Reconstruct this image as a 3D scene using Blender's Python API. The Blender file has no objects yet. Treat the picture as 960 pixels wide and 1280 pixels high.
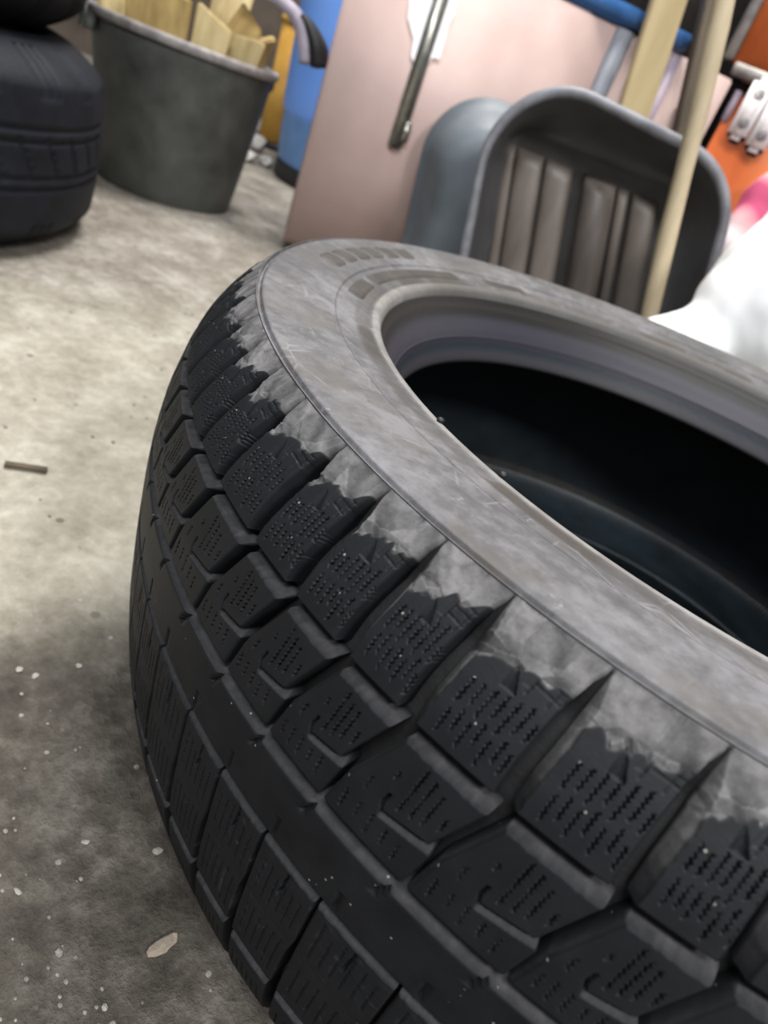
import bpy, bmesh, math, random
import numpy as np
from mathutils import Vector, Matrix

C = bpy.context.scene.collection
SC = bpy.context.scene
PI = math.pi
R = math.radians
random.seed(7)
rng = np.random.default_rng(11)

# ------------------------------------------------------------------ camera, light, exposure
YAW, PITCH, ROLL, FPX = R(-24.678), R(30.331), R(22.471), 849.7
CAM = Vector((0.0, -0.43934, 0.32808))
_d = Vector((math.sin(YAW) * math.cos(PITCH), math.cos(YAW) * math.cos(PITCH), -math.sin(PITCH)))
_r0 = Vector((math.cos(YAW), -math.sin(YAW), 0))
_u0 = _r0.cross(_d)
_r = math.cos(ROLL) * _r0 + math.sin(ROLL) * _u0
_u = -math.sin(ROLL) * _r0 + math.cos(ROLL) * _u0
cam = bpy.data.cameras.new('camera')
cam_o = bpy.data.objects.new('camera', cam)
C.objects.link(cam_o)
cam_o.matrix_world = Matrix(((_r.x, _u.x, -_d.x, CAM.x), (_r.y, _u.y, -_d.y, CAM.y), (_r.z, _u.z, -_d.z, CAM.z), (0, 0, 0, 1)))
cam.sensor_fit = 'VERTICAL'
cam.sensor_height = 36
cam.sensor_width = 27
cam.lens = 36 * FPX / 1280
cam.clip_start = 0.005
cam.dof.use_dof = True
cam.dof.focus_distance = 0.245
cam.dof.aperture_fstop = 11.0
SC.camera = cam_o

world = bpy.data.worlds.new('world')
SC.world = world
world.use_nodes = True
world.node_tree.nodes['Background'].inputs[0].default_value = (0.86, 0.92, 1.0, 1)
world.node_tree.nodes['Background'].inputs[1].default_value = 0.36


def area(name, loc, target, sx, sy, power, col):
    l = bpy.data.lights.new(name, 'AREA')
    l.shape = 'RECTANGLE'
    l.size, l.size_y, l.energy, l.color = sx, sy, power, col
    o = bpy.data.objects.new(name, l)
    C.objects.link(o)
    o.location = loc
    o.rotation_euler = (Vector(target) - Vector(loc)).to_track_quat('-Z', 'Y').to_euler()
    return o


area('tube_lamp', (-0.9, 0.9, 2.6), (-0.9, 0.9, 0), 1.3, 0.35, 104, (1.0, 0.97, 0.92))
area('tube_lamp.001', (0.2, -1.5, 2.5), (-0.7, 0.9, 0.2), 1.3, 0.35, 78, (0.95, 0.97, 1.0))
area('bag_fill_light', (1.5, -0.9, 1.9), (0.35, 0.6, 0.25), 0.5, 0.3, 52, (1.0, 0.98, 0.95))  # unseen lamp added to brighten the white bag

vs = SC.view_settings
vs.view_transform = 'Standard'
vs.look = 'None'
vs.gamma = 1
vs.use_curve_mapping = False
vs.exposure = 0.0


# ------------------------------------------------------------------ helpers
def ray(px, py):
    return (_d + _r * ((px - 480) / FPX) - _u * ((py - 640) / FPX)).normalized()


class Plane:
    """an upright plane in the room: p metres ahead of the camera post, facing azimuth a"""
    def __init__(self, p, a):
        self.n = Vector((math.sin(R(a)), math.cos(R(a)), 0))
        self.s = Vector((math.cos(R(a)), -math.sin(R(a)), 0))
        self.o = Vector((CAM.x, CAM.y, 0)) + self.n * p
        self.p = p
        self.rot = -R(a)

    def hit(self, px, py, back=0.0):
        v = ray(px, py)
        P = CAM + v * ((self.p + back) / v.dot(self.n))
        return (P - self.o).dot(self.s), P.z

    def at(self, s, z, back=0.0):
        P = self.o + self.s * s + self.n * back
        return Vector((P.x, P.y, z))


def mesh_np(name, V, F):
    """mesh from numpy vertices and a quad array"""
    me = bpy.data.meshes.new(name)
    V = np.asarray(V, np.float32)
    F = np.asarray(F, np.int32)
    k = F.shape[1]
    me.vertices.add(len(V))
    me.vertices.foreach_set('co', V.ravel())
    me.loops.add(F.size)
    me.loops.foreach_set('vertex_index', F.ravel())
    me.polygons.add(len(F))
    me.polygons.foreach_set('loop_start', np.arange(0, F.size, k, dtype=np.int32))
    me.polygons.foreach_set('loop_total', np.full(len(F), k, np.int32))
    me.update(calc_edges=True)
    me.validate()
    me.polygons.foreach_set('use_smooth', np.ones(len(me.polygons), bool))
    return me


def set_attr(me, name, vals):
    a = me.attributes.new(name, 'FLOAT', 'POINT')
    a.data.foreach_set('value', np.asarray(vals, np.float32))


def grid_faces(nu, nv, wrap=False):
    a = np.arange(nu * nv).reshape(nu, nv)
    if wrap:
        a = np.concatenate([a, a[:1]], 0)
    return np.stack([a[:-1, :-1], a[1:, :-1], a[1:, 1:], a[:-1, 1:]], -1).reshape(-1, 4)


def link(name, me, mat, parent=None):
    o = bpy.data.objects.new(name, me)
    if mat and not me.materials:
        me.materials.append(mat)
    C.objects.link(o)
    if parent:
        o.parent = parent
    return o


def tag(o, label=None, cat=None, group=None, kind=None):
    if label: o['label'] = label
    if cat: o['category'] = cat
    if group: o['group'] = group
    if kind: o['kind'] = kind
    return o


def empty(name, loc, label, cat, group=None, rot=(0, 0, 0)):
    o = bpy.data.objects.new(name, None)
    o.empty_display_size = 0.05
    C.objects.link(o)
    o.location = loc
    o.rotation_euler = rot
    return tag(o, label, cat, group)


def bm_obj(name, bm, mat, parent=None, smooth=True):
    me = bpy.data.meshes.new(name)
    bmesh.ops.recalc_face_normals(bm, faces=bm.faces)
    bm.to_mesh(me)
    bm.free()
    if smooth:
        me.polygons.foreach_set('use_smooth', np.ones(len(me.polygons), bool))
    o = link(name, me, mat, parent)
    return o


def box(bm, c, size, M=None, bevel=0.002, seg=2):
    g = bmesh.ops.create_cube(bm, size=1.0)
    vs_ = g['verts']
    for v in vs_:
        v.co = Vector((v.co.x * size[0], v.co.y * size[1], v.co.z * size[2]))
        v.co = (M @ v.co if M else v.co) + Vector(c)
    if bevel:
        es = list({e for v in vs_ for e in v.link_edges})
        bmesh.ops.bevel(bm, geom=es, offset=bevel, segments=seg, affect='EDGES')


def beam(bm, p0, p1, w, t, face=None, bevel=0.002, cuts=0, jit=0.0):
    """a squared bar from p0 to p1, w wide across, t thick towards `face`"""
    p0, p1 = Vector(p0), Vector(p1)
    z = (p1 - p0).normalized()
    f = Vector(face) if face else Vector((0, 1, 0))
    y = (f - z * f.dot(z)).normalized()
    x = y.cross(z)
    M = Matrix((x, y, z)).transposed()
    n0 = len(bm.verts)
    box(bm, (p0 + p1) / 2, (w, t, (p1 - p0).length), M, bevel)


def lathe_np(prof, n=192, a0=0.0, a1=2 * PI):
    prof = np.asarray(prof, float)
    closed = abs(a1 - a0 - 2 * PI) < 1e-6
    th = np.linspace(a0, a1, n, endpoint=not closed)
    r, z = prof[:, 0], prof[:, 1]
    V = np.stack([np.outer(np.sin(th), r), -np.outer(np.cos(th), r), np.tile(z, (n, 1))], -1).reshape(-1, 3)
    return V, grid_faces(n, len(prof), closed)


def lathe(name, prof, mat, parent=None, n=192):
    V, F = lathe_np(prof, n)
    return link(name, mesh_np(name, V, F), mat, parent)


def smooth_poly(pts, k=6):
    """Catmull-Rom through profile points"""
    P = np.asarray(pts, float)
    Q = np.concatenate([2 * P[:1] - P[1:2], P, 2 * P[-1:] - P[-2:-1]])
    out = []
    for i in range(1, len(Q) - 2):
        t = np.linspace(0, 1, k, endpoint=False)[:, None]
        a, b, c, d = Q[i - 1], Q[i], Q[i + 1], Q[i + 2]
        out.append(0.5 * (2 * b + (c - a) * t + (2 * a - 5 * b + 4 * c - d) * t**2 + (3 * b - a - 3 * c + d) * t**3))
    out.append(P[-1:])
    return np.concatenate(out)


# ------------------------------------------------------------------ materials
class Mat:
    def __init__(self, name, rough=0.6, metal=0.0, spec=0.5):
        self.m = bpy.data.materials.new(name)
        self.m.use_nodes = True
        self.t = self.m.node_tree
        self.b = self.t.nodes['Principled BSDF']
        self.b.inputs['Roughness'].default_value = rough
        self.b.inputs['Metallic'].default_value = metal
        self.b.inputs['Specular IOR Level'].default_value = spec
        self._co = None

    def node(self, kind, **kw):
        n = self.t.nodes.new(kind)
        for k, v in kw.items():
            setattr(n, k, v)
        return n

    def wire(self, a, b):
        self.t.links.new(a, b)

    def inp(self, sock, v):
        if hasattr(v, 'is_output'):
            self.wire(v, sock)
        else:
            sock.default_value = v

    @property
    def co(self):
        if self._co is None:
            self._co = self.node('ShaderNodeTexCoord').outputs['Object']
        return self._co

    def mapping(self, scale=(1, 1, 1), loc=(0, 0, 0), rot=(0, 0, 0), vec=None):
        n = self.node('ShaderNodeMapping')
        self.wire(vec or self.co, n.inputs[0])
        n.inputs['Scale'].default_value = scale
        n.inputs['Location'].default_value = loc
        n.inputs['Rotation'].default_value = rot
        return n.outputs[0]

    def noise(self, scale, detail=4, rough=0.55, vec=None, dist=0.0):
        n = self.node('ShaderNodeTexNoise')
        self.wire(vec or self.co, n.inputs['Vector'])
        n.inputs['Scale'].default_value = scale
        n.inputs['Detail'].default_value = detail
        n.inputs['Roughness'].default_value = rough
        n.inputs['Distortion'].default_value = dist
        return n.outputs['Fac']

    def voronoi(self, scale, vec=None, feature='F1'):
        n = self.node('ShaderNodeTexVoronoi', feature=feature)
        self.wire(vec or self.co, n.inputs['Vector'])
        n.inputs['Scale'].default_value = scale
        return n.outputs['Distance']

    def ramp(self, fac, stops):
        n = self.node('ShaderNodeValToRGB')
        self.inp(n.inputs[0], fac)
        e = n.color_ramp.elements
        while len(e) < len(stops):
            e.new(0.5)
        for el, (p, c) in zip(e, stops):
            el.position = p
            el.color = c if len(c) == 4 else (*c, 1)
        return n.outputs[0]

    def step(self, fac, a, b):
        n = self.node('ShaderNodeMapRange', interpolation_type='SMOOTHSTEP')
        self.inp(n.inputs[0], fac)
        n.inputs[1].default_value = a
        n.inputs[2].default_value = b
        return n.outputs[0]

    def math(self, op, a, b=0.0, c=0.0):
        n = self.node('ShaderNodeMath', operation=op)
        self.inp(n.inputs[0], a)
        self.inp(n.inputs[1], b)
        self.inp(n.inputs[2], c)
        return n.outputs[0]

    def mix(self, fac, a, b):
        n = self.node('ShaderNodeMix', data_type='RGBA')
        self.inp(n.inputs[0], fac)
        self.inp(n.inputs[6], a if hasattr(a, 'is_output') else (*a, 1))
        self.inp(n.inputs[7], b if hasattr(b, 'is_output') else (*b, 1))
        return n.outputs[2]

    def attr(self, name):
        return self.node('ShaderNodeAttribute', attribute_name=name).outputs['Fac']

    def xyz(self, vec=None):
        n = self.node('ShaderNodeSeparateXYZ')
        self.wire(vec or self.co, n.inputs[0])
        return n.outputs

    def color(self, c):
        self.inp(self.b.inputs['Base Color'], c if hasattr(c, 'is_output') else (*c, 1))
        return self

    def rough(self, v):
        self.inp(self.b.inputs['Roughness'], v)
        return self

    def bump(self, h, dist=0.001, strength=1.0):
        n = self.node('ShaderNodeBump')
        n.inputs['Strength'].default_value = strength
        n.inputs['Distance'].default_value = dist
        self.wire(h, n.inputs['Height'])
        self.wire(n.outputs[0], self.b.inputs['Normal'])
        return self


def simple(name, c1, c2, scale=20, rough=0.6, metal=0.0, bump=0.0005, stretch=(1, 1, 1), spec=0.5):
    m = Mat(name, rough, metal, spec)
    v = m.mapping(stretch)
    f = m.noise(scale, 6, 0.6, v)
    m.color(m.ramp(f, [(0.3, c1), (0.7, c2)]))
    if bump:
        m.bump(m.noise(scale * 4, 5, 0.6, v), bump)
    return m.m


def make_tread_mat():
    m = Mat('tread_rubber', 0.62, 0, 0.2)
    w = m.attr('wear')  # paleness of real wear and of lit slopes together
    n1 = m.noise(90, 6, 0.65)
    n2 = m.noise(420, 4, 0.7)
    w2 = m.math('MULTIPLY', w, m.math('ADD', 0.50, m.math('MULTIPLY', n1, 0.85)))
    w2 = m.math('ADD', w2, m.math('MULTIPLY', m.math('SUBTRACT', n2, 0.5), m.math('MULTIPLY', w, 0.5)))
    dust = m.ramp(m.noise(140, 5, 0.7), [(0.28, (0.085, 0.082, 0.081)), (0.72, (0.215, 0.209, 0.212))])
    base = m.ramp(m.noise(60, 6, 0.6), [(0.3, (0.0050, 0.0056, 0.0070)), (0.7, (0.0105, 0.0115, 0.0135))])
    col = m.mix(m.step(w2, 0.02, 1.0), base, dust)
    # grit pressed into the rubber
    sp = m.math('LESS_THAN', m.voronoi(230), 0.085)
    keep = m.math('GREATER_THAN', m.noise(45, 2), 0.56)
    col = m.mix(m.math('MULTIPLY', sp, m.math('MULTIPLY', keep, 0.75)), col, (0.30, 0.28, 0.25))
    m.color(col)
    m.rough(m.step(m.math('ADD', w2, 0.35), -0.2, 0.8))
    m.bump(m.math('ADD', m.noise(900, 4, 0.7), m.math('MULTIPLY', m.noise(240, 4), 0.8)), 0.00018, 0.6)
    return m.m


def make_sidewall_mat():
    m = Mat('dusty_sidewall_rubber', 0.68, 0, 0.35)
    xyz = m.xyz()
    rad = m.math('SQRT', m.math('ADD', m.math('MULTIPLY', xyz[0], xyz[0]), m.math('MULTIPLY', xyz[1], xyz[1])))
    ang = m.math('ARCTAN2', xyz[0], m.math('MULTIPLY', xyz[1], -1.0))
    pol = m.node('ShaderNodeCombineXYZ')
    m.wire(m.math('MULTIPLY', ang, 0.25), pol.inputs[0])
    m.wire(rad, pol.inputs[1])
    m.wire(xyz[2], pol.inputs[2])
    pv = pol.outputs[0]
    big = m.noise(14, 5, 0.6)
    fine = m.noise(120, 6, 0.7)
    c = m.ramp(m.math('ADD', m.math('MULTIPLY', big, 0.6), m.math('MULTIPLY', fine, 0.4)),
               [(0.37, (0.048, 0.047, 0.049)), (0.50, (0.086, 0.084, 0.088)), (0.62, (0.160, 0.157, 0.166))])
    # brownish dust away from the near edge
    c = m.mix(m.math('MULTIPLY', m.step(m.noise(22, 4, 0.6), 0.48, 0.72), 0.7), c, (0.092, 0.084, 0.075))
    # scuffs: thin pale scratches
    sv = m.mapping((1, 1, 1), rot=(0, 0, 0.6))
    scr = m.step(m.noise(55, 8, 0.75, sv, 1.2), 0.60, 0.68)
    c = m.mix(m.math('MULTIPLY', scr, 0.55), c, (0.27, 0.265, 0.28))
    # torn pale marks with hard edges, and dark smears
    vm = m.voronoi(48, m.mapping((1, 1, 1), loc=(.3, .1, 0), vec=None), 'DISTANCE_TO_EDGE')
    c = m.mix(m.math('MULTIPLY', m.step(vm, 0.035, 0.0), m.math('MULTIPLY', m.step(m.noise(26, 3), 0.55, 0.66), 0.38)), c, (0.27, 0.265, 0.28))
    dk = m.step(m.noise(40, 7, 0.7, None, 0.8), 0.58, 0.70)
    c = m.mix(m.math('MULTIPLY', dk, 0.55), c, (0.055, 0.053, 0.054))
    # the clean darker band beside the bead
    band = m.math('MULTIPLY', m.step(rad, 0.2455, 0.2420), m.step(rad, 0.2335, 0.2355))
    nb = m.step(m.math('ADD', m.noise(16, 3, 0.55, pv), m.math('MULTIPLY', m.noise(160, 3), 0.12)), 0.545, 0.60)
    c = m.mix(m.math('MULTIPLY', band, m.math('ADD', 0.42, m.math('MULTIPLY', nb, 0.45))), c, (0.042, 0.036, 0.030))
    # pale bead lip
    lip = m.math('MULTIPLY', m.step(rad, 0.2345, 0.2330), m.step(rad, 0.2262, 0.2275))
    c = m.mix(m.math('MULTIPLY', lip, m.math('ADD', 0.04, m.math('MULTIPLY', m.noise(60, 4), 0.6))), c, (0.33, 0.31, 0.28))
    # the far half of the lip is darker
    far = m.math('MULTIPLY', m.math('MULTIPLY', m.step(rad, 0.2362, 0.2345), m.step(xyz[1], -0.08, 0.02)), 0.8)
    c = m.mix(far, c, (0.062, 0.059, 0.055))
    m.color(c)
    # fine concentric moulding lines and grain
    rings = m.math('SINE', m.math('MULTIPLY', rad, 5200.0))
    h = m.math('ADD', m.math('MULTIPLY', rings, 0.10), m.noise(500, 5, 0.7))
    h = m.math('ADD', h, m.math('MULTIPLY', m.noise(60, 6, 0.65), 2.6))
    m.bump(h, 0.0003, 0.7)
    return m.m


def make_bead_mat():
    m = Mat('bead_rubber', 0.5, 0, 0.3)
    z = m.xyz()[2]
    n = m.noise(30, 4)
    zz = m.math('ADD', z, m.math('MULTIPLY', m.math('SUBTRACT', n, 0.5), 0.002))
    f = m.node('ShaderNodeMapRange')
    m.inp(f.inputs[0], zz)
    f.inputs[1].default_value = 0.178
    f.inputs[2].default_value = 0.228
    c = m.ramp(f.outputs[0], [(0.0, (0.020, 0.019, 0.020)), (0.18, (0.034, 0.032, 0.038)), (0.30, (0.012, 0.019, 0.026)),
                              (0.34, (0.021, 0.020, 0.029)), (0.62, (0.028, 0.027, 0.036)), (0.70, (0.012, 0.0115, 0.011)),
                              (0.90, (0.017, 0.016, 0.014)), (1.0, (0.05, 0.047, 0.043))])
    m.color(c)
    m.bump(m.noise(260, 4, 0.7), 0.0003, 0.6)
    return m.m


def make_liner_mat():
    m = Mat('inner_liner_rubber', 0.42, 0, 0.35)
    xyz = m.xyz()
    ang = m.math('ARCTAN2', xyz[0], xyz[1])
    ribs = m.math('SINE', m.math('MULTIPLY', ang, 520.0))
    m.color(m.ramp(m.noise(24, 4), [(0.3, (0.005, 0.008, 0.010)), (0.7, (0.012, 0.018, 0.023))]))
    m.bump(m.math('ADD', m.math('MULTIPLY', ribs, 0.6), m.noise(150, 3)), 0.0006, 0.6)
    return m.m


def make_floor_mat():
    m = Mat('dirty_concrete', 0.85, 0, 0.3)
    xyz = m.xyz()
    n0 = m.noise(3.0, 6, 0.62)
    n1 = m.noise(14, 8, 0.65)
    n2 = m.noise(80, 6, 0.7)
    mixn = m.math('ADD', m.math('MULTIPLY', n1, 0.6), m.math('MULTIPLY', n2, 0.4))
    pale = m.ramp(mixn, [(0.33, (0.200, 0.178, 0.138)), (0.5, (0.335, 0.310, 0.252)), (0.64, (0.470, 0.443, 0.376))])
    far = m.ramp(mixn, [(0.34, (0.125, 0.108, 0.086)), (0.5, (0.235, 0.213, 0.180)), (0.64, (0.40, 0.375, 0.335))])
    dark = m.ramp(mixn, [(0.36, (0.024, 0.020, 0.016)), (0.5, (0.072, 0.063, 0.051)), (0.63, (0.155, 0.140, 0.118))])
    hole_shade = m.ramp(n1, [(0.3, (0.010, 0.009, 0.008)), (0.7, (0.028, 0.026, 0.023))])
    # oily soil near the tyre, with the shade there painted in too
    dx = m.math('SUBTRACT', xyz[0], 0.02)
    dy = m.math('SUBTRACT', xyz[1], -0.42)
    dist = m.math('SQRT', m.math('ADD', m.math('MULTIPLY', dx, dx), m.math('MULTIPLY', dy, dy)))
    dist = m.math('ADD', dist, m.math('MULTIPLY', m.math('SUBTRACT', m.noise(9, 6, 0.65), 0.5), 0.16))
    c = m.mix(m.step(dist, 0.72, 1.02), pale, far)
    c = m.mix(m.step(n0, 0.54, 0.70), c, far)
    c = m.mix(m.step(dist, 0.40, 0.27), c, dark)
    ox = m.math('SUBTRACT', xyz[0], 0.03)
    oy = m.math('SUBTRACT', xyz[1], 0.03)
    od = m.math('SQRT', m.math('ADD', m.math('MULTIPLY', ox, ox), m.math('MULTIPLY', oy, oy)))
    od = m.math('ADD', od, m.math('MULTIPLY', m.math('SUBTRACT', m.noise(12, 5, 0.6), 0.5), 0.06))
    c = m.mix(m.step(od, 0.33, 0.26), c, hole_shade)  # floor inside the tyre blackened, its shade painted into the colour
    # scattered pale and dark flecks
    fl = m.math('LESS_THAN', m.voronoi(75), 0.10)
    c = m.mix(m.math('MULTIPLY', fl, m.math('MULTIPLY', m.step(m.noise(30, 2), 0.5, 0.6), 0.6)), c, (0.42, 0.39, 0.34))
    fd = m.math('LESS_THAN', m.voronoi(38, m.mapping((1, 1, 1), loc=(3.1, 1.7, 0))), 0.12)
    c = m.mix(m.math('MULTIPLY', fd, m.math('MULTIPLY', m.step(m.noise(12, 2), 0.5, 0.6), 0.6)), c, (0.05, 0.045, 0.04))
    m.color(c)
    m.bump(m.math('ADD', m.math('MULTIPLY', n1, 2.0), n2), 0.006, 0.8)
    return m.m


M_tread = make_tread_mat()
M_side = make_sidewall_mat()
M_bead = make_bead_mat()
M_liner = make_liner_mat()
M_floor = make_floor_mat()
M_carcass = simple('shaded_groove_rubber', (0.003, 0.003, 0.0034), (0.009, 0.0088, 0.0088), 120, 0.75, bump=0.0003)  # darker than the blocks, part of the groove shade is in the colour
M_oldtyre = simple('old_tyre_rubber', (0.005, 0.006, 0.0095), (0.011, 0.013, 0.019), 30, 0.65, bump=0.0006, spec=0.22)
M_blacktyre = simple('black_tyre_rubber', (0.004, 0.004, 0.005), (0.008, 0.008, 0.009), 30, 0.7, bump=0.0006, spec=0.15)
M_pinkmetal = simple('pink_painted_metal', (0.42, 0.300, 0.272), (0.50, 0.375, 0.348), 7, 0.65, bump=0.0003)
M_stile = simple('grey_stile_paint', (0.155, 0.165, 0.195), (0.25, 0.26, 0.29), 14, 0.5)
M_lilac = simple('lilac_stile_paint', (0.28, 0.23, 0.30), (0.40, 0.33, 0.38), 14, 0.5)
M_bluetrim = simple('blue_trim_paint', (0.022, 0.085, 0.24), (0.045, 0.14, 0.34), 25, 0.4)
M_blue = simple('blue_plastic', (0.13, 0.31, 0.82), (0.18, 0.38, 0.90), 4, 0.45)
M_blueband = simple('worn_blue_plastic', (0.09, 0.20, 0.42), (0.14, 0.28, 0.55), 14, 0.5)
M_black = simple('black_rubber_edge', (0.004, 0.004, 0.005), (0.010, 0.010, 0.012), 40, 0.6)
M_bucket = simple('dark_grey_bucket_plastic', (0.030, 0.031, 0.029), (0.070, 0.073, 0.066), 16, 0.5, bump=0.001)
M_rim = simple('scuffed_bucket_rim', (0.13, 0.12, 0.12), (0.30, 0.28, 0.27), 50, 0.55)
M_wood = simple('fresh_wood_offcut', (0.20, 0.125, 0.035), (0.55, 0.40, 0.16), 34, 0.75, stretch=(1, 1, 0.25))
M_wood2 = simple('pale_wood_offcut', (0.38, 0.28, 0.11), (0.70, 0.59, 0.34), 30, 0.75, stretch=(1, 1, 0.25))
M_board = simple('yellowed_board', (0.36, 0.27, 0.13), (0.52, 0.42, 0.24), 18, 0.75, stretch=(1, 1, 0.12))
M_brown = simple('brown_board', (0.06, 0.045, 0.030), (0.13, 0.10, 0.068), 20, 0.75, stretch=(1, 1, 0.12))
M_pole = simple('bare_wood_pole', (0.27, 0.215, 0.135), (0.46, 0.38, 0.25), 30, 0.7, stretch=(1, 1, 0.12))
M_tub = simple('dark_grey_tub_plastic', (0.040, 0.040, 0.043), (0.075, 0.074, 0.078), 12, 0.42, bump=0.0006)
M_tubdark = simple('shaded_tub_plastic', (0.016, 0.015, 0.014), (0.05, 0.045, 0.042), 14, 0.5)  # panel between the ribs, darkened to paint in its shade
M_tubfloor = simple('lit_dirty_tub_plastic', (0.062, 0.050, 0.043), (0.145, 0.122, 0.106), 14, 0.5, bump=0.001, stretch=(1, 1, 0.3))  # dirty ribs, toned paler than the panel to paint in their light
M_tubrim = simple('scuffed_tub_rim', (0.11, 0.113, 0.128), (0.20, 0.204, 0.225), 40, 0.5)
M_tub2 = simple('blue_grey_tub_plastic', (0.070, 0.086, 0.100), (0.12, 0.140, 0.16), 8, 0.55, bump=0.0006)
M_steel = simple('dull_steel', (0.22, 0.22, 0.19), (0.42, 0.41, 0.37), 40, 0.35, 0.85)
M_glare = simple('glare_white', (0.85, 0.85, 0.85), (0.93, 0.93, 0.93), 30, 0.4)  # white for the painted glare on the cabinet door
M_orange = simple('orange_lacquered_wood', (0.46, 0.085, 0.018), (0.62, 0.16, 0.040), 9, 0.45, stretch=(1, 1, 0.15))
M_metalbar = simple('grey_rail_metal', (0.20, 0.19, 0.18), (0.40, 0.38, 0.36), 40, 0.45, 0.3)
M_dark = simple('near_black', (0.003, 0.0025, 0.0025), (0.010, 0.008, 0.007), 8, 0.85, spec=0.1)
M_socket = simple('white_socket_plastic', (0.62, 0.60, 0.60), (0.72, 0.70, 0.70), 30, 0.4, bump=0)
M_sockhole = simple('socket_recess', (0.26, 0.25, 0.26), (0.32, 0.31, 0.32), 30, 0.9, bump=0)
M_lav = simple('lavender_grey_strip', (0.20, 0.18, 0.22), (0.34, 0.31, 0.37), 30, 0.5)
M_yellow = simple('orange_yellow_paint', (0.52, 0.27, 0.045), (0.66, 0.38, 0.08), 12, 0.5)
M_wallm = simple('brown_garage_wall', (0.05, 0.038, 0.030), (0.12, 0.095, 0.075), 5, 0.9)
M_ceil = simple('grey_ceiling', (0.30, 0.29, 0.27), (0.40, 0.39, 0.37), 5, 0.9)
M_stone = simple('rubble_stone', (0.30, 0.29, 0.27), (0.62, 0.60, 0.57), 40, 0.85)
M_bag = simple('white_bag_plastic', (0.94, 0.94, 0.94), (0.97, 0.97, 0.97), 6, 0.5, bump=0)

m = Mat('pink_white_cloth', 0.9, 0, 0.2)
_z = m.node('ShaderNodeTexWave', wave_type='BANDS', bands_direction='DIAGONAL')
m.wire(m.co, _z.inputs['Vector'])
_z.inputs['Scale'].default_value = 3.2
_z.inputs['Distortion'].default_value = 2.0
m.color(m.ramp(_z.outputs[1], [(0.0, (0.60, 0.54, 0.56)), (0.35, (0.62, 0.42, 0.44)), (0.65, (0.60, 0.24, 0.29)), (0.9, (0.42, 0.07, 0.15))]))
M_cloth = m.m
M_beige = simple('beige_cloth', (0.36, 0.30, 0.25), (0.48, 0.41, 0.35), 12, 0.9)

# ------------------------------------------------------------------ setting
me = mesh_np('floor', [(-4.2, -1.6, 0), (2.4, -1.6, 0), (2.4, 4.2, 0), (-4.2, 4.2, 0)], [[0, 1, 2, 3]])
tag(link('floor', me, M_floor), kind='structure')
PW = Plane(3.3, -28)
b = bmesh.new()
box(b, PW.at(0, 1.35, 0.05), (6.2, 0.1, 2.7), Matrix.Rotation(PW.rot, 3, 'Z'), 0)
tag(bm_obj('wall_back', b, M_wallm, smooth=False), kind='structure')
b = bmesh.new()
box(b, (-1.0, 1.0, 2.75), (6.5, 5.6, 0.1), None, 0)
tag(bm_obj('ceiling', b, M_ceil, smooth=False), kind='structure')

# ------------------------------------------------------------------ THE TYRE
ZO = 0.02
_pz = np.array([-.0185, -.0135, -.006, .004, .0165, .0282, .0402, .06, .085, .106, .122, .138, .155, .176, .188, .198, .207, .2125, .2157])
_pr = np.array([.2895, .2955, .3040, .3105, .3150, .3178, .3200, .3224, .3239, .3247, .325, .3247, .3230, .3184, .3142, .3088, .3025, .2975, .2943])
_zd = np.linspace(_pz[0], _pz[-1], 1500)
_rd = np.interp(_zd, _pz, _pr)
_k = np.hanning(61); _k /= _k.sum()
_pad = np.concatenate([_rd[0] + (np.arange(-30, 0)) * (_rd[1] - _rd[0]), _rd, _rd[-1] + np.arange(1, 31) * (_rd[-1] - _rd[-2])])
_rd = np.convolve(_pad, _k, 'valid')
_dr = np.gradient(_rd, _zd)


def surf(th, z, depth):
    """point on the crown surface sunk by depth (metres) along the profile normal"""
    r = np.interp(z, _zd, _rd)
    s = np.interp(z, _zd, _dr)
    n = np.sqrt(1 + s * s)
    rr = r - depth / n
    zz = z + depth * s / n + ZO
    return np.stack([rr * np.sin(th), -rr * np.cos(th), zz], -1)


GD = 0.0090      # groove depth


def vnoise(x, seed):
    """smooth 1-D value noise in [-1, 1]"""
    g = np.random.default_rng(seed).uniform(-1, 1, 256)
    i = np.floor(x).astype(int)
    f = x - i
    f = f * f * (3 - 2 * f)
    return g[i % 256] * (1 - f) + g[(i + 1) % 256] * f


def tri(x):
    return 2 * np.abs(2 * (x - np.floor(x + 0.5))) - 1


def vblur(a, k):
    """fade a wear mask a little"""
    for _ in range(k):
        b_ = np.pad(a, 1, mode='edge')
        a = (b_[:-2, 1:-1] + b_[2:, 1:-1] + b_[1:-1, :-2] + b_[1:-1, 2:] + 2 * a) / 6
    return a


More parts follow.
